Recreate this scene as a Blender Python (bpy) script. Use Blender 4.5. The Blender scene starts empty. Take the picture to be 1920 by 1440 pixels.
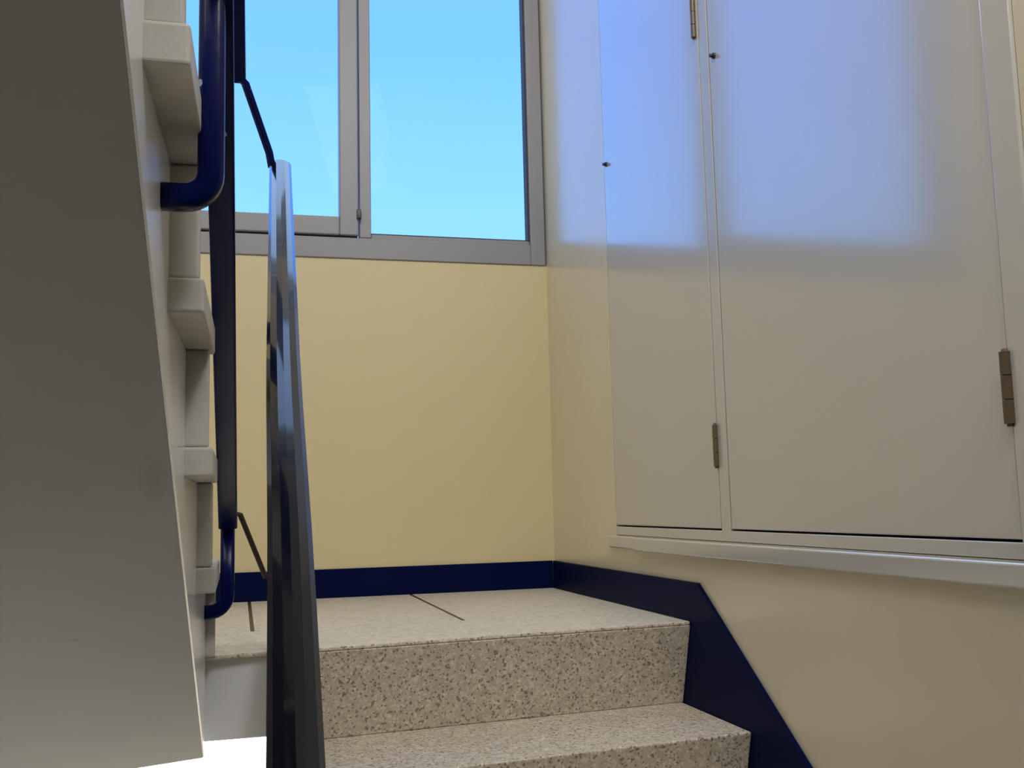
import bpy, bmesh, math, random
from mathutils import Vector, Matrix
random.seed(4)
S = bpy.context.scene
C = S.collection

# ------------------------------------------------------------------ materials
def mat(name):
    m = bpy.data.materials.new(name); m.use_nodes = True
    nt = m.node_tree; b = nt.nodes['Principled BSDF']
    return m, nt, b

def N(nt, t, **kw):
    n = nt.nodes.new(t)
    for k, v in kw.items(): setattr(n, k, v)
    return n

def srgb(r, g, b):
    f = lambda c: ((c/255+.055)/1.055)**2.4 if c > 10 else c/255/12.92
    return (f(r), f(g), f(b), 1)

def paint(name, col, rough=.5, bump=.1, scale=40, var=.06, spec=.5, bdist=.004, vscale=1.7, coat=0, crough=.15, cior=1.5):
    m, nt, b = mat(name)
    b.inputs['Coat Weight'].default_value = coat; b.inputs['Coat Roughness'].default_value = crough; b.inputs['Coat IOR'].default_value = cior
    tc = N(nt, 'ShaderNodeTexCoord')
    n = N(nt, 'ShaderNodeTexNoise'); n.inputs['Scale'].default_value = vscale; n.inputs['Detail'].default_value = 5
    nt.links.new(tc.outputs['Object'], n.inputs['Vector'])
    r = N(nt, 'ShaderNodeValToRGB')
    r.color_ramp.elements[0].position = .3; r.color_ramp.elements[1].position = .7
    r.color_ramp.elements[0].color = tuple(c*(1-var) for c in col[:3])+(1,)
    r.color_ramp.elements[1].color = tuple(min(1, c*(1+var)) for c in col[:3])+(1,)
    nt.links.new(n.outputs['Fac'], r.inputs['Fac'])
    nt.links.new(r.outputs['Color'], b.inputs['Base Color'])
    b.inputs['Roughness'].default_value = rough
    b.inputs['Specular IOR Level'].default_value = spec
    if bump:
        n2 = N(nt, 'ShaderNodeTexNoise'); n2.inputs['Scale'].default_value = scale; n2.inputs['Detail'].default_value = 3
        nt.links.new(tc.outputs['Object'], n2.inputs['Vector'])
        bp = N(nt, 'ShaderNodeBump'); bp.inputs['Strength'].default_value = bump; bp.inputs['Distance'].default_value = bdist
        nt.links.new(n2.outputs['Fac'], bp.inputs['Height'])
        nt.links.new(bp.outputs['Normal'], b.inputs['Normal'])
    return m

def metal_paint(name, col, rough=.2, chips=True):
    m, nt, b = mat(name)
    b.inputs['Roughness'].default_value = rough; b.inputs['Specular IOR Level'].default_value = .16
    tc = N(nt, 'ShaderNodeTexCoord')
    n2 = N(nt, 'ShaderNodeTexNoise'); n2.inputs['Scale'].default_value = 55; n2.inputs['Detail'].default_value = 2
    nt.links.new(tc.outputs['Object'], n2.inputs['Vector'])
    bp = N(nt, 'ShaderNodeBump'); bp.inputs['Strength'].default_value = .12; bp.inputs['Distance'].default_value = .003
    nt.links.new(n2.outputs['Fac'], bp.inputs['Height']); nt.links.new(bp.outputs['Normal'], b.inputs['Normal'])
    b.inputs['Base Color'].default_value = col
    if chips:
        n = N(nt, 'ShaderNodeTexNoise'); n.inputs['Scale'].default_value = 34; n.inputs['Detail'].default_value = 1
        nt.links.new(tc.outputs['Object'], n.inputs['Vector'])
        g = N(nt, 'ShaderNodeMath', operation='GREATER_THAN'); g.inputs[1].default_value = .775
        nt.links.new(n.outputs['Fac'], g.inputs[0])
        mx = N(nt, 'ShaderNodeMix', data_type='RGBA')
        mx.inputs['A'].default_value = col; mx.inputs['B'].default_value = srgb(150, 155, 175)
        nt.links.new(g.outputs[0], mx.inputs['Factor']); nt.links.new(mx.outputs['Result'], b.inputs['Base Color'])
    return m

def terrazzo(name, base, dark, light, rough=.35, scale=95, amount=.5, joints=None):
    m, nt, b = mat(name)
    tc = N(nt, 'ShaderNodeTexCoord')
    v = N(nt, 'ShaderNodeTexVoronoi'); v.inputs['Scale'].default_value = scale; v.inputs['Randomness'].default_value = 1
    nt.links.new(tc.outputs['Object'], v.inputs['Vector'])
    sx = N(nt, 'ShaderNodeSeparateColor'); nt.links.new(v.outputs['Color'], sx.inputs[0])
    r = N(nt, 'ShaderNodeValToRGB'); r.color_ramp.interpolation = 'CONSTANT'
    e = r.color_ramp.elements
    e[0].position = 0; e[0].color = dark; e[1].position = .13*amount*2; e[1].color = base
    x = e.new(.62); x.color = tuple(c*.86 for c in base[:3])+(1,)
    x = e.new(.84); x.color = light
    nt.links.new(sx.outputs[0], r.inputs['Fac'])
    n = N(nt, 'ShaderNodeTexNoise'); n.inputs['Scale'].default_value = 60; n.inputs['Detail'].default_value = 6
    nt.links.new(tc.outputs['Object'], n.inputs['Vector'])
    r2 = N(nt, 'ShaderNodeValToRGB'); r2.color_ramp.elements[0].position = .35; r2.color_ramp.elements[1].position = .65
    r2.color_ramp.elements[0].color = (1-.45*amount,)*3+(1,); r2.color_ramp.elements[1].color = (1, 1, 1, 1)
    nt.links.new(n.outputs['Fac'], r2.inputs['Fac'])
    mx = N(nt, 'ShaderNodeMix', data_type='RGBA', blend_type='MULTIPLY'); mx.inputs['Factor'].default_value = 1
    nt.links.new(r.outputs['Color'], mx.inputs['A']); nt.links.new(r2.outputs['Color'], mx.inputs['B'])
    out = mx.outputs['Result']
    if joints:                                   # dark grout lines between the floor tiles
        sp = N(nt, 'ShaderNodeSeparateXYZ'); nt.links.new(tc.outputs['Object'], sp.inputs[0])
        tot = None
        for axis, pos, hw, lo in joints:
            a = N(nt, 'ShaderNodeMath', operation='SUBTRACT'); nt.links.new(sp.outputs[axis], a.inputs[0]); a.inputs[1].default_value = pos
            ab = N(nt, 'ShaderNodeMath', operation='ABSOLUTE'); nt.links.new(a.outputs[0], ab.inputs[0])
            lt = N(nt, 'ShaderNodeMath', operation='LESS_THAN'); nt.links.new(ab.outputs[0], lt.inputs[0]); lt.inputs[1].default_value = hw
            o = lt.outputs[0]
            if lo is not None:
                gt = N(nt, 'ShaderNodeMath', operation='GREATER_THAN'); nt.links.new(sp.outputs['Y'], gt.inputs[0]); gt.inputs[1].default_value = lo
                mu = N(nt, 'ShaderNodeMath', operation='MULTIPLY'); nt.links.new(o, mu.inputs[0]); nt.links.new(gt.outputs[0], mu.inputs[1]); o = mu.outputs[0]
            if tot is None: tot = o
            else:
                ad = N(nt, 'ShaderNodeMath', operation='MAXIMUM'); nt.links.new(tot, ad.inputs[0]); nt.links.new(o, ad.inputs[1]); tot = ad.outputs[0]
        m2 = N(nt, 'ShaderNodeMix', data_type='RGBA'); nt.links.new(tot, m2.inputs['Factor'])
        nt.links.new(out, m2.inputs['A']); m2.inputs['B'].default_value = srgb(62, 50, 34); out = m2.outputs['Result']
    nt.links.new(out, b.inputs['Base Color'])
    b.inputs['Roughness'].default_value = rough
    return m

M = {}
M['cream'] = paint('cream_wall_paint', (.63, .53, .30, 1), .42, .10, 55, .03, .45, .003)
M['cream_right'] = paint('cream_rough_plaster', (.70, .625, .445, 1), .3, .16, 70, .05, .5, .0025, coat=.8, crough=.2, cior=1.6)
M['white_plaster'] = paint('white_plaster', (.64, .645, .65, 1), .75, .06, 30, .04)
M['soffit'] = paint('flight_matte_shaded', (.42, .425, .44, 1), .8, .08, 25, .06, .3, .003)  # darker copy of the flight's finish: shade on the underside put into the colour
def scuff(m, spots, col):            # dry smudges on the plaster, each with its own place and size
    nt = m.node_tree; b = nt.nodes['Principled BSDF']
    tc = N(nt, 'ShaderNodeTexCoord'); n = N(nt, 'ShaderNodeTexNoise'); n.inputs['Scale'].default_value = 90; n.inputs['Detail'].default_value = 4
    nt.links.new(tc.outputs['Object'], n.inputs['Vector'])
    for c, r, amt in spots:
        su = N(nt, 'ShaderNodeVectorMath', operation='SUBTRACT'); nt.links.new(tc.outputs['Object'], su.inputs[0]); su.inputs[1].default_value = c
        dv = N(nt, 'ShaderNodeVectorMath', operation='DIVIDE'); nt.links.new(su.outputs[0], dv.inputs[0]); dv.inputs[1].default_value = r
        ln = N(nt, 'ShaderNodeVectorMath', operation='LENGTH'); nt.links.new(dv.outputs[0], ln.inputs[0])
        mr = N(nt, 'ShaderNodeMapRange'); mr.inputs[1].default_value = 1; mr.inputs[2].default_value = .3; mr.inputs[4].default_value = amt
        nt.links.new(ln.outputs['Value'], mr.inputs[0])
        mu = N(nt, 'ShaderNodeMath', operation='MULTIPLY'); nt.links.new(mr.outputs[0], mu.inputs[0]); nt.links.new(n.outputs['Fac'], mu.inputs[1])
        mx = N(nt, 'ShaderNodeMix', data_type='RGBA'); nt.links.new(mu.outputs[0], mx.inputs['Factor'])
        nt.links.new(b.inputs['Base Color'].links[0].from_socket, mx.inputs['A']); mx.inputs['B'].default_value = col
        nt.links.new(mx.outputs['Result'], b.inputs['Base Color'])
scuff(M['soffit'], [((-.223, 1.616, -.175), (.016, .02, .004), 1.1), ((-.10, 1.30, .045), (.022, .07, .05), .35)], (.12, .12, .12, 1))
M['added_lit_skin'] = paint('flight_gloss_lit', (.87, .875, .885, 1), .4, .05, 25, .03, .5, .003, coat=1, crough=.2, cior=1.5)  # paler copy for the flight's side face, its stronger light painted in
M['grey_wall'] = paint('grey_hall_paint', (.26, .26, .26, 1), .7, .06, 30, .04)
M['step_side'] = paint('step_end_cladding', (.50, .475, .43, 1), .6, .12, 60, .12, vscale=14)
M['cupboard'] = paint('cupboard_enamel', (.53, .515, .465, 1), .24, .05, 6, .02, .6, .004, coat=1, crough=.12, cior=2.1)
M['frame'] = paint('window_frame_lacquer', (.255, .255, .27, 1), .4, .03, 40, .04)
M['gap'] = paint('dark_gasket_and_gap_shade', (.03, .03, .035, 1), .6, 0)
M['skirting'] = paint('navy_skirting_paint', srgb(4, 14, 54), .45, .06, 50, .12, .06)
M['navy'] = metal_paint('navy_gloss_metal', srgb(4, 14, 66), .24)
M['black'] = paint('black_gloss_handrail', srgb(6, 9, 26), .2, .12, 55, .1, .12, .003, coat=.8, crough=.05, cior=1.5)
M['rust'] = paint('rusty_dark_iron', srgb(52, 36, 26), .6, .1, 80, .3)
M['brass'] = paint('worn_brown_hinge_metal', srgb(88, 74, 52), .4, .05, 90, .2)
M['dark'] = paint('dark_metal', srgb(50, 50, 52), .4, 0)
M['terrazzo'] = terrazzo('speckled_terrazzo', srgb(208, 196, 176), srgb(142, 130, 110), srgb(226, 215, 196), .5, 260, .42)
M['tile'] = terrazzo('pale_floor_tile', srgb(222, 214, 196), srgb(198, 186, 164), srgb(230, 222, 206), .38, 120, .22,
                     joints=[('X', .030, .0045, 2.36), ('X', .500, .0045, 2.36)])

m, nt, b = mat('window_glass')                    # clear pane
nt.nodes.remove(b); out = nt.nodes['Material Output']
tr = N(nt, 'ShaderNodeBsdfTransparent'); gl = N(nt, 'ShaderNodeBsdfGlossy'); gl.inputs['Roughness'].default_value = .02
lw = N(nt, 'ShaderNodeFresnel'); lw.inputs['IOR'].default_value = 1.45
mu = N(nt, 'ShaderNodeMath', operation='MULTIPLY'); mu.inputs[1].default_value = .02; nt.links.new(lw.outputs[0], mu.inputs[0])
mx = N(nt, 'ShaderNodeMixShader'); nt.links.new(mu.outputs[0], mx.inputs[0]); nt.links.new(tr.outputs[0], mx.inputs[1]); nt.links.new(gl.outputs[0], mx.inputs[2])
nt.links.new(mx.outputs[0], out.inputs['Surface']); M['glass'] = m

m, nt, b = mat('daylit_frosted_glass')            # frosted panes of the lower window, lit from outside
b.inputs['Base Color'].default_value = (.9, .9, .9, 1); b.inputs['Roughness'].default_value = .6
b.inputs['Emission Color'].default_value = (1, .985, .95, 1); b.inputs['Emission Strength'].default_value = 10.0
M['frosted'] = m

# ------------------------------------------------------------------ mesh helpers
def add_box(bm, x0, x1, y0, y1, z0, z1, mi=0):
    v = [bm.verts.new(p) for p in ((x0,y0,z0),(x1,y0,z0),(x1,y1,z0),(x0,y1,z0),(x0,y0,z1),(x1,y0,z1),(x1,y1,z1),(x0,y1,z1))]
    for f in ((0,3,2,1),(4,5,6,7),(0,1,5,4),(1,2,6,5),(2,3,7,6),(3,0,4,7)):
        bm.faces.new([v[i] for i in f]).material_index = mi

def add_prism(bm, poly, fa, fb, mi=0):
    """poly: list of 2D points; fa/fb map a point to the 3D position on either end."""
    a = [bm.verts.new(fa(p)) for p in poly]; b_ = [bm.verts.new(fb(p)) for p in poly]
    n = len(poly); fs = [bm.faces.new(a), bm.faces.new(b_[::-1])]
    for i in range(n): fs.append(bm.faces.new((a[i], b_[i], b_[(i+1) % n], a[(i+1) % n])))
    for f in fs: f.material_index = mi

def add_sweep(bm, pts, prof, up=Vector((0, 0, 1)), smooth=False):
    """sweep a closed 2D profile (side, up) along 3D points."""
    pts = [Vector(p) for p in pts]; rings = []
    side0 = None
    for i, p in enumerate(pts):
        t = (pts[min(i+1, len(pts)-1)]-pts[max(i-1, 0)]).normalized()
        if side0 is None:
            s = t.cross(up)
            if s.length < 1e-4: s = t.cross(Vector((0, 1, 0)))
        else:
            s = side0-t*side0.dot(t)
        s.normalize(); side0 = s; u = s.cross(t).normalized()
        rings.append([bm.verts.new(p+s*a+u*c) for a, c in prof])
    n = len(prof)
    for r0, r1 in zip(rings, rings[1:]):
        for i in range(n):
            f = bm.faces.new((r0[i], r0[(i+1) % n], r1[(i+1) % n], r1[i])); f.smooth = smooth
    bm.faces.new(rings[0][::-1]); bm.faces.new(rings[-1])

def circle(r, n=14, ry=None):
    return [(r*math.cos(2*math.pi*i/n), (ry or r)*math.sin(2*math.pi*i/n)) for i in range(n)]

def rect(w, h): return [(-w/2, -h/2), (w/2, -h/2), (w/2, h/2), (-w/2, h/2)]

def rrect(w, h, r, n=3):
    o = []
    for cx, cy, a0 in ((w/2-r, h/2-r, 0), (-w/2+r, h/2-r, 90), (-w/2+r, -h/2+r, 180), (w/2-r, -h/2+r, 270)):
        for k in range(n+1):
            a = math.radians(a0+90*k/n); o.append((cx+r*math.cos(a), cy+r*math.sin(a)))
    return o

def obj(name, bm, mats, parent=None, bevel=0, **props):
    bmesh.ops.recalc_face_normals(bm, faces=bm.faces)
    me = bpy.data.meshes.new(name); bm.to_mesh(me); bm.free()
    o = bpy.data.objects.new(name, me); C.objects.link(o)
    for mm in (mats if isinstance(mats, (list, tuple)) else [mats]): me.materials.append(mm)
    if parent: o.parent = parent; o.matrix_parent_inverse = Matrix.Translation(-parent.location)
    if bevel:
        md = o.modifiers.new('bevel', 'BEVEL'); md.width = bevel; md.segments = 3; md.limit_method = 'ANGLE'
        md.angle_limit = math.radians(40); md.harden_normals = False
    for k, v in props.items(): o[k] = v
    return o

def box(name, x0, x1, y0, y1, z0, z1, m, parent=None, bevel=0, **p):
    bm = bmesh.new(); add_box(bm, x0, x1, y0, y1, z0, z1); return obj(name, bm, m, parent, bevel, **p)

def thing(name, label, cat, loc):
    o = bpy.data.objects.new(name, None); C.objects.link(o); o.location = loc; o.empty_display_size = .1
    o['label'] = label; o['category'] = cat
    bpy.context.view_layer.update()
    return o

# ------------------------------------------------------------------ measures (metres, eye at the origin)
W, B = .96, 3.135               # right wall, back wall
XL = -1.05                      # left wall
H, R, T = -.261, .1808, .263    # landing level, riser, tread of the lower flight
RU = .174                       # riser of the upper flight
FL = H-8*R                      # floor of the hall the camera stands in
TOP = 5.0
yf = lambda x: 2.1117-.1048*(W-max(x, -.06))      # front edge of the landing, slightly askew to the walls

# ------------------------------------------------------------------ setting
bm = bmesh.new()                # right wall with the recess for the cupboard
CY0, CY1, CZ0, CZ1 = 1.052, 2.570, -.086, 1.62
add_box(bm, W, W+.16, -3, CY0, FL-.1, TOP)
add_box(bm, W, W+.16, CY1, B+.2, FL-.1, TOP)
add_box(bm, W, W+.16, CY0, CY1, FL-.1, CZ0)
add_box(bm, W, W+.16, CY0, CY1, CZ1, TOP)
add_box(bm, W+.11, W+.16, CY0, CY1, CZ0, CZ1)
bmesh.ops.remove_doubles(bm, verts=bm.verts, dist=1e-5)
obj('wall_right', bm, M['cream_right'], kind='structure')

WX0 = -.62
bm = bmesh.new()                # back wall with three window openings, one above the other
add_box(bm, XL, W, B, B+.2, FL-.1, -1.5)
add_box(bm, XL, WX0, B, B+.2, -1.5, TOP)
add_box(bm, WX0, W, B, B+.2, -.43, .767)
add_box(bm, .70, W, B, B+.2, -1.5, -.43)
add_box(bm, WX0, W, B, B+.2, 2.62, 3.05)
add_box(bm, WX0, W, B, B+.2, 4.6, TOP)
obj('wall_back', bm, M['cream'], kind='structure')
box('wall_left', XL-.15, XL, -3, B+.2, FL-.1, TOP, M['white_plaster'], kind='structure')
box('wall_front', XL-.15, W+.16, -3.15, -3, FL-.1, TOP, M['grey_wall'], kind='structure')
box('ceiling', XL-.15, W+.16, -3.15, B+.2, TOP, TOP+.15, M['white_plaster'], kind='structure')

# landing: tiled floor over a plastered slab
bm = bmesh.new()
xr = W-.0095
pl = [(XL+.001, yf(-.06)), (-.06, yf(-.06)), (xr, yf(W)), (xr, B-.0005), (XL+.001, B-.0005)]
add_prism(bm, pl, lambda p: (p[0], p[1], H), lambda p: (p[0], p[1], H-.008), 0)
bmesh.ops.recalc_face_normals(bm, faces=bm.faces); bm.normal_update()
for f in bm.faces:
    if abs(f.normal.z) < .5: f.material_index = 2          # cut edge of the front slab shows its grain
pl = [(XL+.001, yf(-.06)+.012), (.062, yf(.062)+.012), (.062, yf(.062)+.07), (xr, yf(W)+.07), (xr, B-.0005), (XL+.001, B-.0005)]
add_prism(bm, pl, lambda p: (p[0], p[1], H-.0082), lambda p: (p[0], p[1], H-.157), 1)
obj('floor', bm, [M['tile'], M['white_plaster'], M['terrazzo']], bevel=.003, kind='structure')
box('floor', XL, W, -3, B, FL-.1, FL-.0005, M['tile'], kind='structure')                       # hall below
box('floor', XL+.001, W-.001, -3, .13, H+8*RU-.18, H+8*RU, M['tile'], kind='structure')        # upper storey

# navy skirting painted along the landing and down the stair
SK = .0841
bm = bmesh.new()
add_box(bm, XL+.002, W-.009, B-.009, B-.0002, H, H+SK)
obj('baseboard_back', bm, M['skirting'], bevel=.0015, kind='structure')
bm = bmesh.new()
ye = 2.072; sl = .672
poly = [(B-.009, H+SK), (ye, H+SK), (ye-2.1, H+SK-.003-sl*2.1), (ye-2.1, FL), (2.2, FL), (2.2, H+.0005), (B-.009, H+.0005)]
add_prism(bm, poly, lambda p: (W-.009, p[0], p[1]), lambda p: (W-.0002, p[0], p[1]))
obj('baseboard_right', bm, M['skirting'], bevel=.0015, kind='structure')

# ------------------------------------------------------------------ windows
def window(name, x0, x1, z0, z1, xm, glass, lower=False):
    """fixed light on the right, opening sash on the left, frame flush with the wall."""
    fy0, fy1 = B-.006, B+.05
    bm = bmesh.new(); fw = .0485
    add_box(bm, x0, x0+fw, fy0, fy1, z0, z1)
    add_box(bm, x1-fw, x1, fy0, fy1, z0, z1)
    add_box(bm, x0+fw, x1-fw, fy0, fy1, z0, z0+.066)
    add_box(bm, x0+fw, x1-fw, fy0, fy1, z1-.05, z1)
    zb = z0+.082
    root = obj(name, bm, M['frame'], bevel=.003, kind='structure')
    bm = bmesh.new()                                  # fixed light bead
    add_box(bm, xm-.036, xm, fy0, fy1-.01, z0+.066, z1-.05)
    add_box(bm, xm, x1-fw, fy0+.012, fy1-.01, z0+.066, zb)
    obj('mullion', bm, M['frame'], root, bevel=.003)
    bm = bmesh.new()
    add_box(bm, x1-fw-.006, x1-fw+.001, fy0+.010, fy1-.012, zb, z1-.05)
    add_box(bm, xm, x1-fw, fy0+.014, fy1-.012, zb, zb+.003)
    obj('gasket', bm, M['gap'], root)
    box('pane', xm-.002, x1-fw+.002, B+.022, B+.027, zb-.002, z1-.048, glass, root)
    sx1 = xm-.040; sx0 = x0+fw+.004
    sz0 = z0+.0705
    bm = bmesh.new()                                  # sash
    add_box(bm, sx0, sx0+.058, fy0-.010, fy1-.015, sz0, z1-.054)
    add_box(bm, sx1-.058, sx1, fy0-.010, fy1-.015, sz0, z1-.054)
    add_box(bm, sx0+.058, sx1-.058, fy0-.010, fy1-.015, sz0, sz0+.058)
    add_box(bm, sx0+.058, sx1-.058, fy0-.010, fy1-.015, z1-.112, z1-.054)
    sash = obj('sash', bm, M['frame'], root, bevel=.004)
    box('pane', sx0+.056, sx1-.056, B+.014, B+.019, sz0+.056, z1-.110, glass, sash)
    bm = bmesh.new()
    add_box(bm, sx0, sx1, fy0+.016, fy1-.02, z0+.0663, sz0-.0003)
    obj('gasket', bm, M['gap'], root)
    if not lower:
        bm = bmesh.new()                              # small turn latch low on the sash stile
        add_box(bm, xm-.046, xm-.032, fy0-.016, fy0-.0102, sz0+.050, sz0+.082)
        add_box(bm, xm-.043, xm-.035, fy0-.026, fy0-.0162, sz0+.052, sz0+.064)
        obj('latch', bm, M['dark'], sash, bevel=.002)
    return root
window('window_1', WX0, W-.004, .767, 2.62, .392, M['glass'])
bm = bmesh.new()                # lower window under the landing: one wide frosted light
for a in ((WX0, WX0+.05, -1.5, -.43), (.65, .70, -1.5, -.43), (WX0+.05, .65, -1.5, -1.44), (WX0+.05, .65, -.47, -.43)):
    add_box(bm, a[0], a[1], B-.006, B+.05, a[2], a[3])
w2 = obj('window_2', bm, M['frame'], bevel=.003, kind='structure')
box('pane', WX0+.048, .652, B+.004, B+.012, -1.442, -.468, M['frosted'], w2)
window('window_3', WX0, W-.004, 3.05, 4.6, .392, M['glass'], True)

# ------------------------------------------------------------------ lower flight
low = thing('stair_flight', 'speckled terrazzo steps rising along the right wall to the tiled landing', 'stairs', (.5, 1.0, FL))
XS0, XS1 = .062, W-.0095
RK = .055                                            # the risers lean back under the edge
def skew(dy): return lambda p, x: (x, yf(x)+p[0], p[1])
bm = bmesh.new()
poly = [(.0, H-.0085), (.0695, H-.0085), (.0695, H-R+.0005), (RK, H-R+.0005)]
sk = skew(0)
add_prism(bm, poly, lambda p: sk(p, XS0), lambda p: sk(p, XS1))
obj('riser', bm, M['terrazzo'], low, bevel=.002)
for j in range(1, 8):
    zt = H-j*R; y0 = -j*T
    bm = bmesh.new()
    poly = [(y0, zt), (y0+RK, zt-R+.001), (y0+T+RK+.04, zt-R+.001), (y0+T+RK+.04, zt)]
    add_prism(bm, poly, lambda p: sk(p, XS0), lambda p: sk(p, XS1))
    obj('step', bm, M['terrazzo'], low, bevel=.005)
bm = bmesh.new()                                     # plastered waist of the flight
poly = [(-.05, H-R-.181), (-7*T+.10, FL+.002), (-6*T-.3+.45, FL+.002), (.055, H-R-.33), (.055, H-R-.181)]
poly = [(RK-T*0, H-2*R), (RK-T*6, FL), (RK-T*5+.1, FL), (RK, H-2*R-.17)]
add_prism(bm, poly, lambda p: sk(p, XS0+.01), lambda p: sk(p, XS1))
obj('underside', bm, M['white_plaster'], low)

# ------------------------------------------------------------------ upper flight (climbs back over the camera's left)
up = thing('stair_flight', 'upper stair flight on the left, its grey sloping underside overhead and notched step ends', 'stairs', (-.5, 1.0, H))
xside = lambda y: -.057+.026*(y-2.0)
xend = lambda y: min(-.0345, -.0285+.02*(y-1.72))
Y0 = 2.0
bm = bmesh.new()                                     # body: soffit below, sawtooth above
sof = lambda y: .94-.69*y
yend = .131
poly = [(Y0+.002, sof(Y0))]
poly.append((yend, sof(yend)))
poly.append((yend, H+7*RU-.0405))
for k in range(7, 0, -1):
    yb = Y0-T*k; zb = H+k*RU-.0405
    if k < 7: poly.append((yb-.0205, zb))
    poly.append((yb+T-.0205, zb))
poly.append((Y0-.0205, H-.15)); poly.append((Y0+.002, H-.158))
SW = .003                                             # thickness of the added side skin that carries the painted-in light
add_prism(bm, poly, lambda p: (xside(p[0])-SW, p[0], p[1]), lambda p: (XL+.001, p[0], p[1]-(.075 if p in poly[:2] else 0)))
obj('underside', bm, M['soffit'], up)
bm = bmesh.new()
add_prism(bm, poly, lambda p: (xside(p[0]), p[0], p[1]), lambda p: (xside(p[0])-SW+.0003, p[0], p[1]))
obj('added_lit_skin', bm, M['added_lit_skin'], up)
for k in range(1, 8):
    yb = Y0-T*k
    bm = bmesh.new()
    zt = H+k*RU
    y1, y2 = yb-.03, yb+T+.03
    if k == 7: y1 = .135
    tp = [(y1, zt-.04), (y2, zt-.04), (y2, zt), (y1, zt)]
    add_prism(bm, tp, lambda p: (xend(p[0]), p[0], p[1]), lambda p: (XL+.002, p[0], p[1]))
    rb = zt-RU+.0005; 
    rp = [(yb+T-.02, rb), (yb+T, rb), (yb+T, zt-.0402), (yb+T-.02, zt-.0402)]
    add_prism(bm, rp, lambda p: (xend(p[0])-.006, p[0], p[1]), lambda p: (XL+.002, p[0], p[1]))
    obj('step', bm, M['step_side'], up, bevel=.004)

# ------------------------------------------------------------------ railing
rail = thing('stair_railing', 'navy and black painted metal railing winding round the open stairwell', 'railing', (.05, 1.95, H))
SLP = .69
def hx(y): 
    for (ya, xa), (yb, xb) in zip(HP, HP[1:]):
        if y >= yb or (yb, xb) == HP[-1]: return xa+(xb-xa)*(y-ya)/(yb-ya)
HP = [(2.0, .0735), (1.256, .0506), (.9525, .0453), (.753, .0394), (0, .018)]
hz = lambda y: .683-SLP*(2.0-y)
prof = [(-.0205, -.010), (-.0205, .000), (-.016, .0055), (-.008, .0085), (.000, .0095), (.008, .0085), (.016, .0055), (.0205, .000), (.0205, -.010), (.012, -.016), (-.012, -.016)]
bm = bmesh.new()
ys = [2.0-.1*i for i in range(0, 21)]
add_sweep(bm, [(hx(y), y, hz(y)-.009) for y in ys], prof, smooth=False)
hr = obj('handrail', bm, M['black'], rail, bevel=.0015, label='glossy black handrail of the lower flight')
bm = bmesh.new()
add_sweep(bm, [(hx(y)+.004, y, -.118-SLP*(2.0-y)) for y in (2.0, 1.0, .2)], rrect(.024, .012, .003))
obj('bottom_rail', bm, M['black'], rail)
for yp, j in ((1.94, 1), (1.13, 4), (.34, 7)):
    zt = H-R*j
    bm = bmesh.new(); x = hx(yp)+.006
    add_sweep(bm, [(x, yp, zt), (x, yp, hz(yp)-.022)], circle(.0115), up=Vector((0, 1, 0)), smooth=True)
    obj('post', bm, M['black'], rail)

# upper flight's side of the railing
ux = lambda y: -.008-.022*(1.9-y)
bm = bmesh.new()
add_sweep(bm, [(ux(y), y, .80+SLP*(1.9-y)) for y in (1.905, 1.4, .9, .4, .0)], rrect(.030, .014, .004))
obj('handrail', bm, M['navy'], rail, label='navy handrail of the upper flight')
bx = lambda y: -.0195-.008*(1.9-y)
bm = bmesh.new()
add_sweep(bm, [(bx(y), y, -.003+SLP*(1.9-y)) for y in (1.935, 1.6, 1.345, 1.1, .6, .15)], rrect(.033, .010, .003))
obj('bottom_rail', bm, M['navy'], rail)
def elbow_post(xs, xp, y, z, ztop, r, rb):
    pts = [(xs, y, z), (xp-rb, y, z)]
    for k in range(1, 9):
        a = math.pi/2*k/8
        pts.append((xp-rb+rb*math.sin(a), y, z+rb-rb*math.cos(a)))
    pts.append((xp, y, ztop))
    bm = bmesh.new(); add_sweep(bm, pts, rrect(2*r, 2*r, r*.6, 4), up=Vector((0, 1, 0)), smooth=True)
    return obj('post', bm, M['navy'], rail)
elbow_post(xside(1.95)-.02, -.0195, 1.95, -.178, -.028, .0125, .030)
elbow_post(xside(1.1)-.02, -.0312, 1.1, .328, .80+SLP*.8-.006, .0138, .026)
elbow_post(xside(.35)-.02, -.048, .35, .328+SLP*.76, .80+SLP*1.55-.006, .0118, .024)
# short bars that tie both flights' rails together round the well
bm = bmesh.new()
add_sweep(bm, [(-.004, 1.895, .798), (.006, 1.905, .793), (.052, 1.985, .690), (.0575, 1.997, .665)], rrect(.013, .012, .003), up=Vector((0, 1, 0)))
obj('link_bar', bm, M['navy'], rail)
bm = bmesh.new()
add_sweep(bm, [(-.012, 1.915, -.003), (.002, 1.925, -.006), (.048, 1.99, -.122), (.070, 2.0, -.122)], circle(.0048, 10), up=Vector((0, 1, 0)), smooth=True)
obj('link_bar', bm, M['rust'], rail, label='thin rusty link bar')

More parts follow.
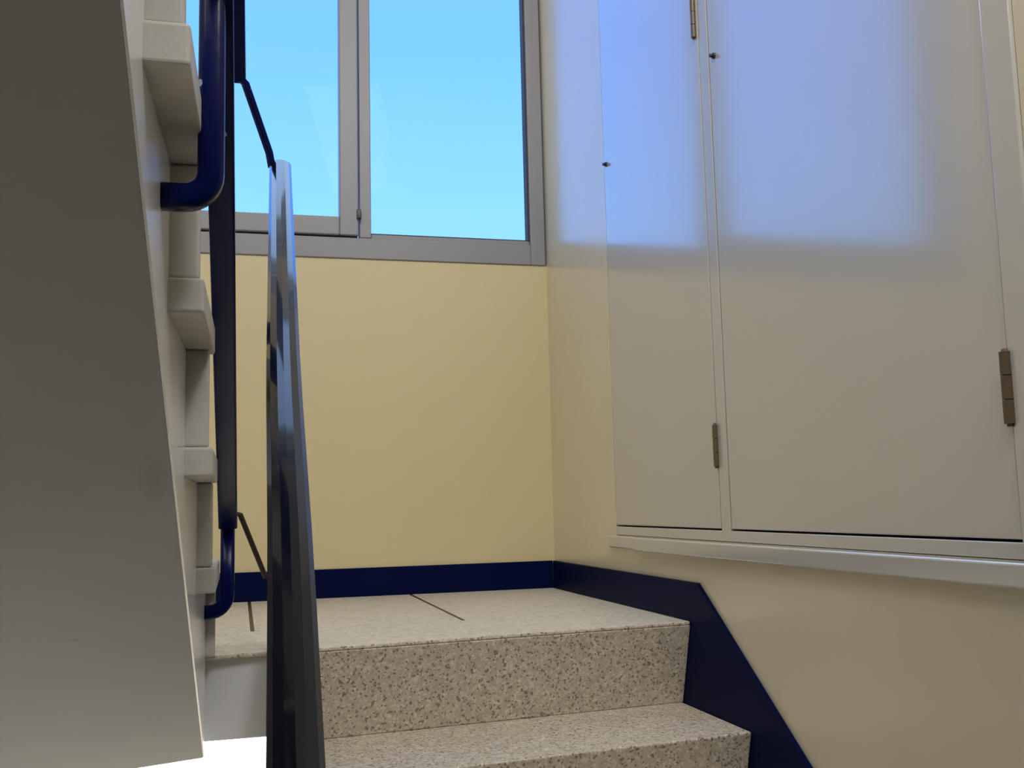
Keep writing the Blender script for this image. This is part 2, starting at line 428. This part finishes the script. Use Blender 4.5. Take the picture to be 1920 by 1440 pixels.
# ------------------------------------------------------------------ meter cupboard in the right wall
cup = thing('wall_cupboard', 'off-white built-in wall cupboard with two flush doors above the stair', 'cupboard', (W, 1.8, CZ0))
XF = W-.002
bm = bmesh.new()
add_box(bm, W-.006, W+.03, CY0+.001, 1.104, CZ0+.001, CZ1-.001)        # right jamb, standing proud
add_box(bm, XF, W+.03, 1.9125, 1.953, CZ0+.001, CZ1-.001)              # mullion
add_box(bm, XF, W+.03, 1.104, 1.9125, CZ0+.001, -.063)
add_box(bm, XF, W+.03, 1.953, CY1-.001, CZ0+.001, -.063)
add_box(bm, XF, W+.03, 1.104, 1.9125, 1.57, CZ1-.001)
add_box(bm, XF, W+.03, 1.953, CY1-.001, 1.57, CZ1-.001)
obj('frame', bm, M['cupboard'], cup, bevel=.002)
bm = bmesh.new()
add_box(bm, W+.031, W+.05, CY0+.002, CY1-.002, CZ0+.002, CZ1-.002)
obj('gap_shade_panel', bm, M['gap'], cup)  # dark sheet added behind the doors, stands in for shade in their gaps
d1 = box('door', XF, W+.02, 1.9565, CY1-.005, -.0595, 1.566, M['cupboard'], cup, bevel=.0025, label='narrow door')
d2 = box('door', XF, W+.02, 1.1075, 1.9085, -.0595, 1.566, M['cupboard'], cup, bevel=.0025, label='wide door')
def hinge(par, y, z0, z1, r, x):
    bm = bmesh.new(); n = 3; h = (z1-z0)/n
    for k in range(n):
        add_sweep(bm, [(x, y, z0+k*h+.0006), (x, y, z0+(k+1)*h-.0006)], circle(r, 16), up=Vector((0, 1, 0)))
    add_sweep(bm, [(x, y, z0-.003), (x, y, z1+.003)], circle(r*.6, 10), up=Vector((0, 1, 0)), smooth=True)
    obj('hinge', bm, M['brass'], par)
hinge(d1, 1.9548, .068, .155, .0055, XF-.004)
hinge(d1, 1.968, 1.004, 1.092, .0055, XF-.004)
hinge(d2, 1.1055, .087, .181, .0075, W-.008)
hinge(d2, 1.1055, 1.0, 1.094, .0075, W-.008)
def key_pin(par, y, z):
    bm = bmesh.new()
    add_sweep(bm, [(XF+.002, y, z), (XF-.004, y, z)], circle(.0065, 14), smooth=True)
    add_sweep(bm, [(XF-.004, y, z), (XF-.011, y, z)], circle(.004, 12), smooth=True)
    obj('keyhole', bm, M['dark'], par)
key_pin(d2, 1.883, .925)
key_pin(d1, 2.545, .911)
bm = bmesh.new()
add_box(bm, W-.022, W+.03, .90, 2.40, -.120, -.0872)
add_box(bm, W-.014, W+.03, 2.40, 2.60, -.1185, -.0872)
obj('ledge', bm, M['cupboard'], cup, bevel=.004, label='projecting ledge under the doors')

# ------------------------------------------------------------------ sky and light
SKY_HIGH = (.95, 1.45, 2.4, 1)          # brighter high sky
w = bpy.data.worlds.new('World'); S.world = w; w.use_nodes = True
nt = w.node_tree; bg = nt.nodes['Background']
tc = N(nt, 'ShaderNodeTexCoord'); sp = N(nt, 'ShaderNodeSeparateXYZ'); nt.links.new(tc.outputs['Generated'], sp.inputs[0])
rp = N(nt, 'ShaderNodeValToRGB'); nt.links.new(sp.outputs['Z'], rp.inputs['Fac'])
e = rp.color_ramp.elements
e[0].position = 0; e[0].color = (.72, .70, .64, 1)
e[1].position = .03; e[1].color = (.45, .92, 1.5, 1)
for p, c in ((.285, (.31, .79, 2.0, 1)), (.43, (.215, .64, 2.0, 1)), (.50, (.25, .66, 2.0, 1)), (.66, SKY_HIGH), (1.0, SKY_HIGH)):
    x = e.new(p); x.color = c
nt.links.new(rp.outputs['Color'], bg.inputs['Color']); bg.inputs['Strength'].default_value = 1.0

def area(name, loc, sx, sy, energy, col, aim):
    l = bpy.data.lights.new(name, 'AREA'); l.shape = 'RECTANGLE'; l.size = sx; l.size_y = sy
    l.energy = energy; l.color = col
    o = bpy.data.objects.new(name, l); C.objects.link(o); o.location = loc
    o.rotation_euler = (Vector(aim)-Vector(loc)).to_track_quat('-Z', 'Y').to_euler()
    return o
area('upper_fill', (.0, -1.9, 4.4), 1.7, 1.7, 55, (1, .97, .93), (.2, 2.4, -.3))  # added fill from above and behind the camera, no known lamp there
area('left_fill', (-1.0, .1, 2.3), 1.2, 1.5, 30, (1, .97, .95), (.9, 1.5, .2))  # invented fill from the left to brighten the right wall and cupboard

area('right_fill', (.75, -.5, 2.5), .5, .8, 37, (.98, .98, 1), (-.1, 1.6, -.2))  # extra fill, added to lift the upper flight's side face

# ------------------------------------------------------------------ camera
yaw, pit, rol, f = .2603, .1167, -.0241, 1929.2091
cy, sy, cp, s_, cr, sr = math.cos(yaw), math.sin(yaw), math.cos(pit), math.sin(pit), math.cos(rol), math.sin(rol)
fw = Vector((sy*cp, cy*cp, s_)); r0 = Vector((cy, -sy, 0)); u0 = r0.cross(fw)
r_ = cr*r0+sr*u0; u_ = -sr*r0+cr*u0
cam = bpy.data.cameras.new('Camera'); co = bpy.data.objects.new('Camera', cam); C.objects.link(co)
co.matrix_world = Matrix(((r_.x, u_.x, -fw.x, 0), (r_.y, u_.y, -fw.y, 0), (r_.z, u_.z, -fw.z, 0), (0, 0, 0, 1)))
cam.sensor_width = 36; cam.lens = 36*f/1920; cam.clip_start = .02
S.camera = co
S.view_settings.view_transform = 'Standard'; S.view_settings.look = 'None'
S.view_settings.gamma = 1; S.view_settings.use_curve_mapping = False; S.view_settings.exposure = 0
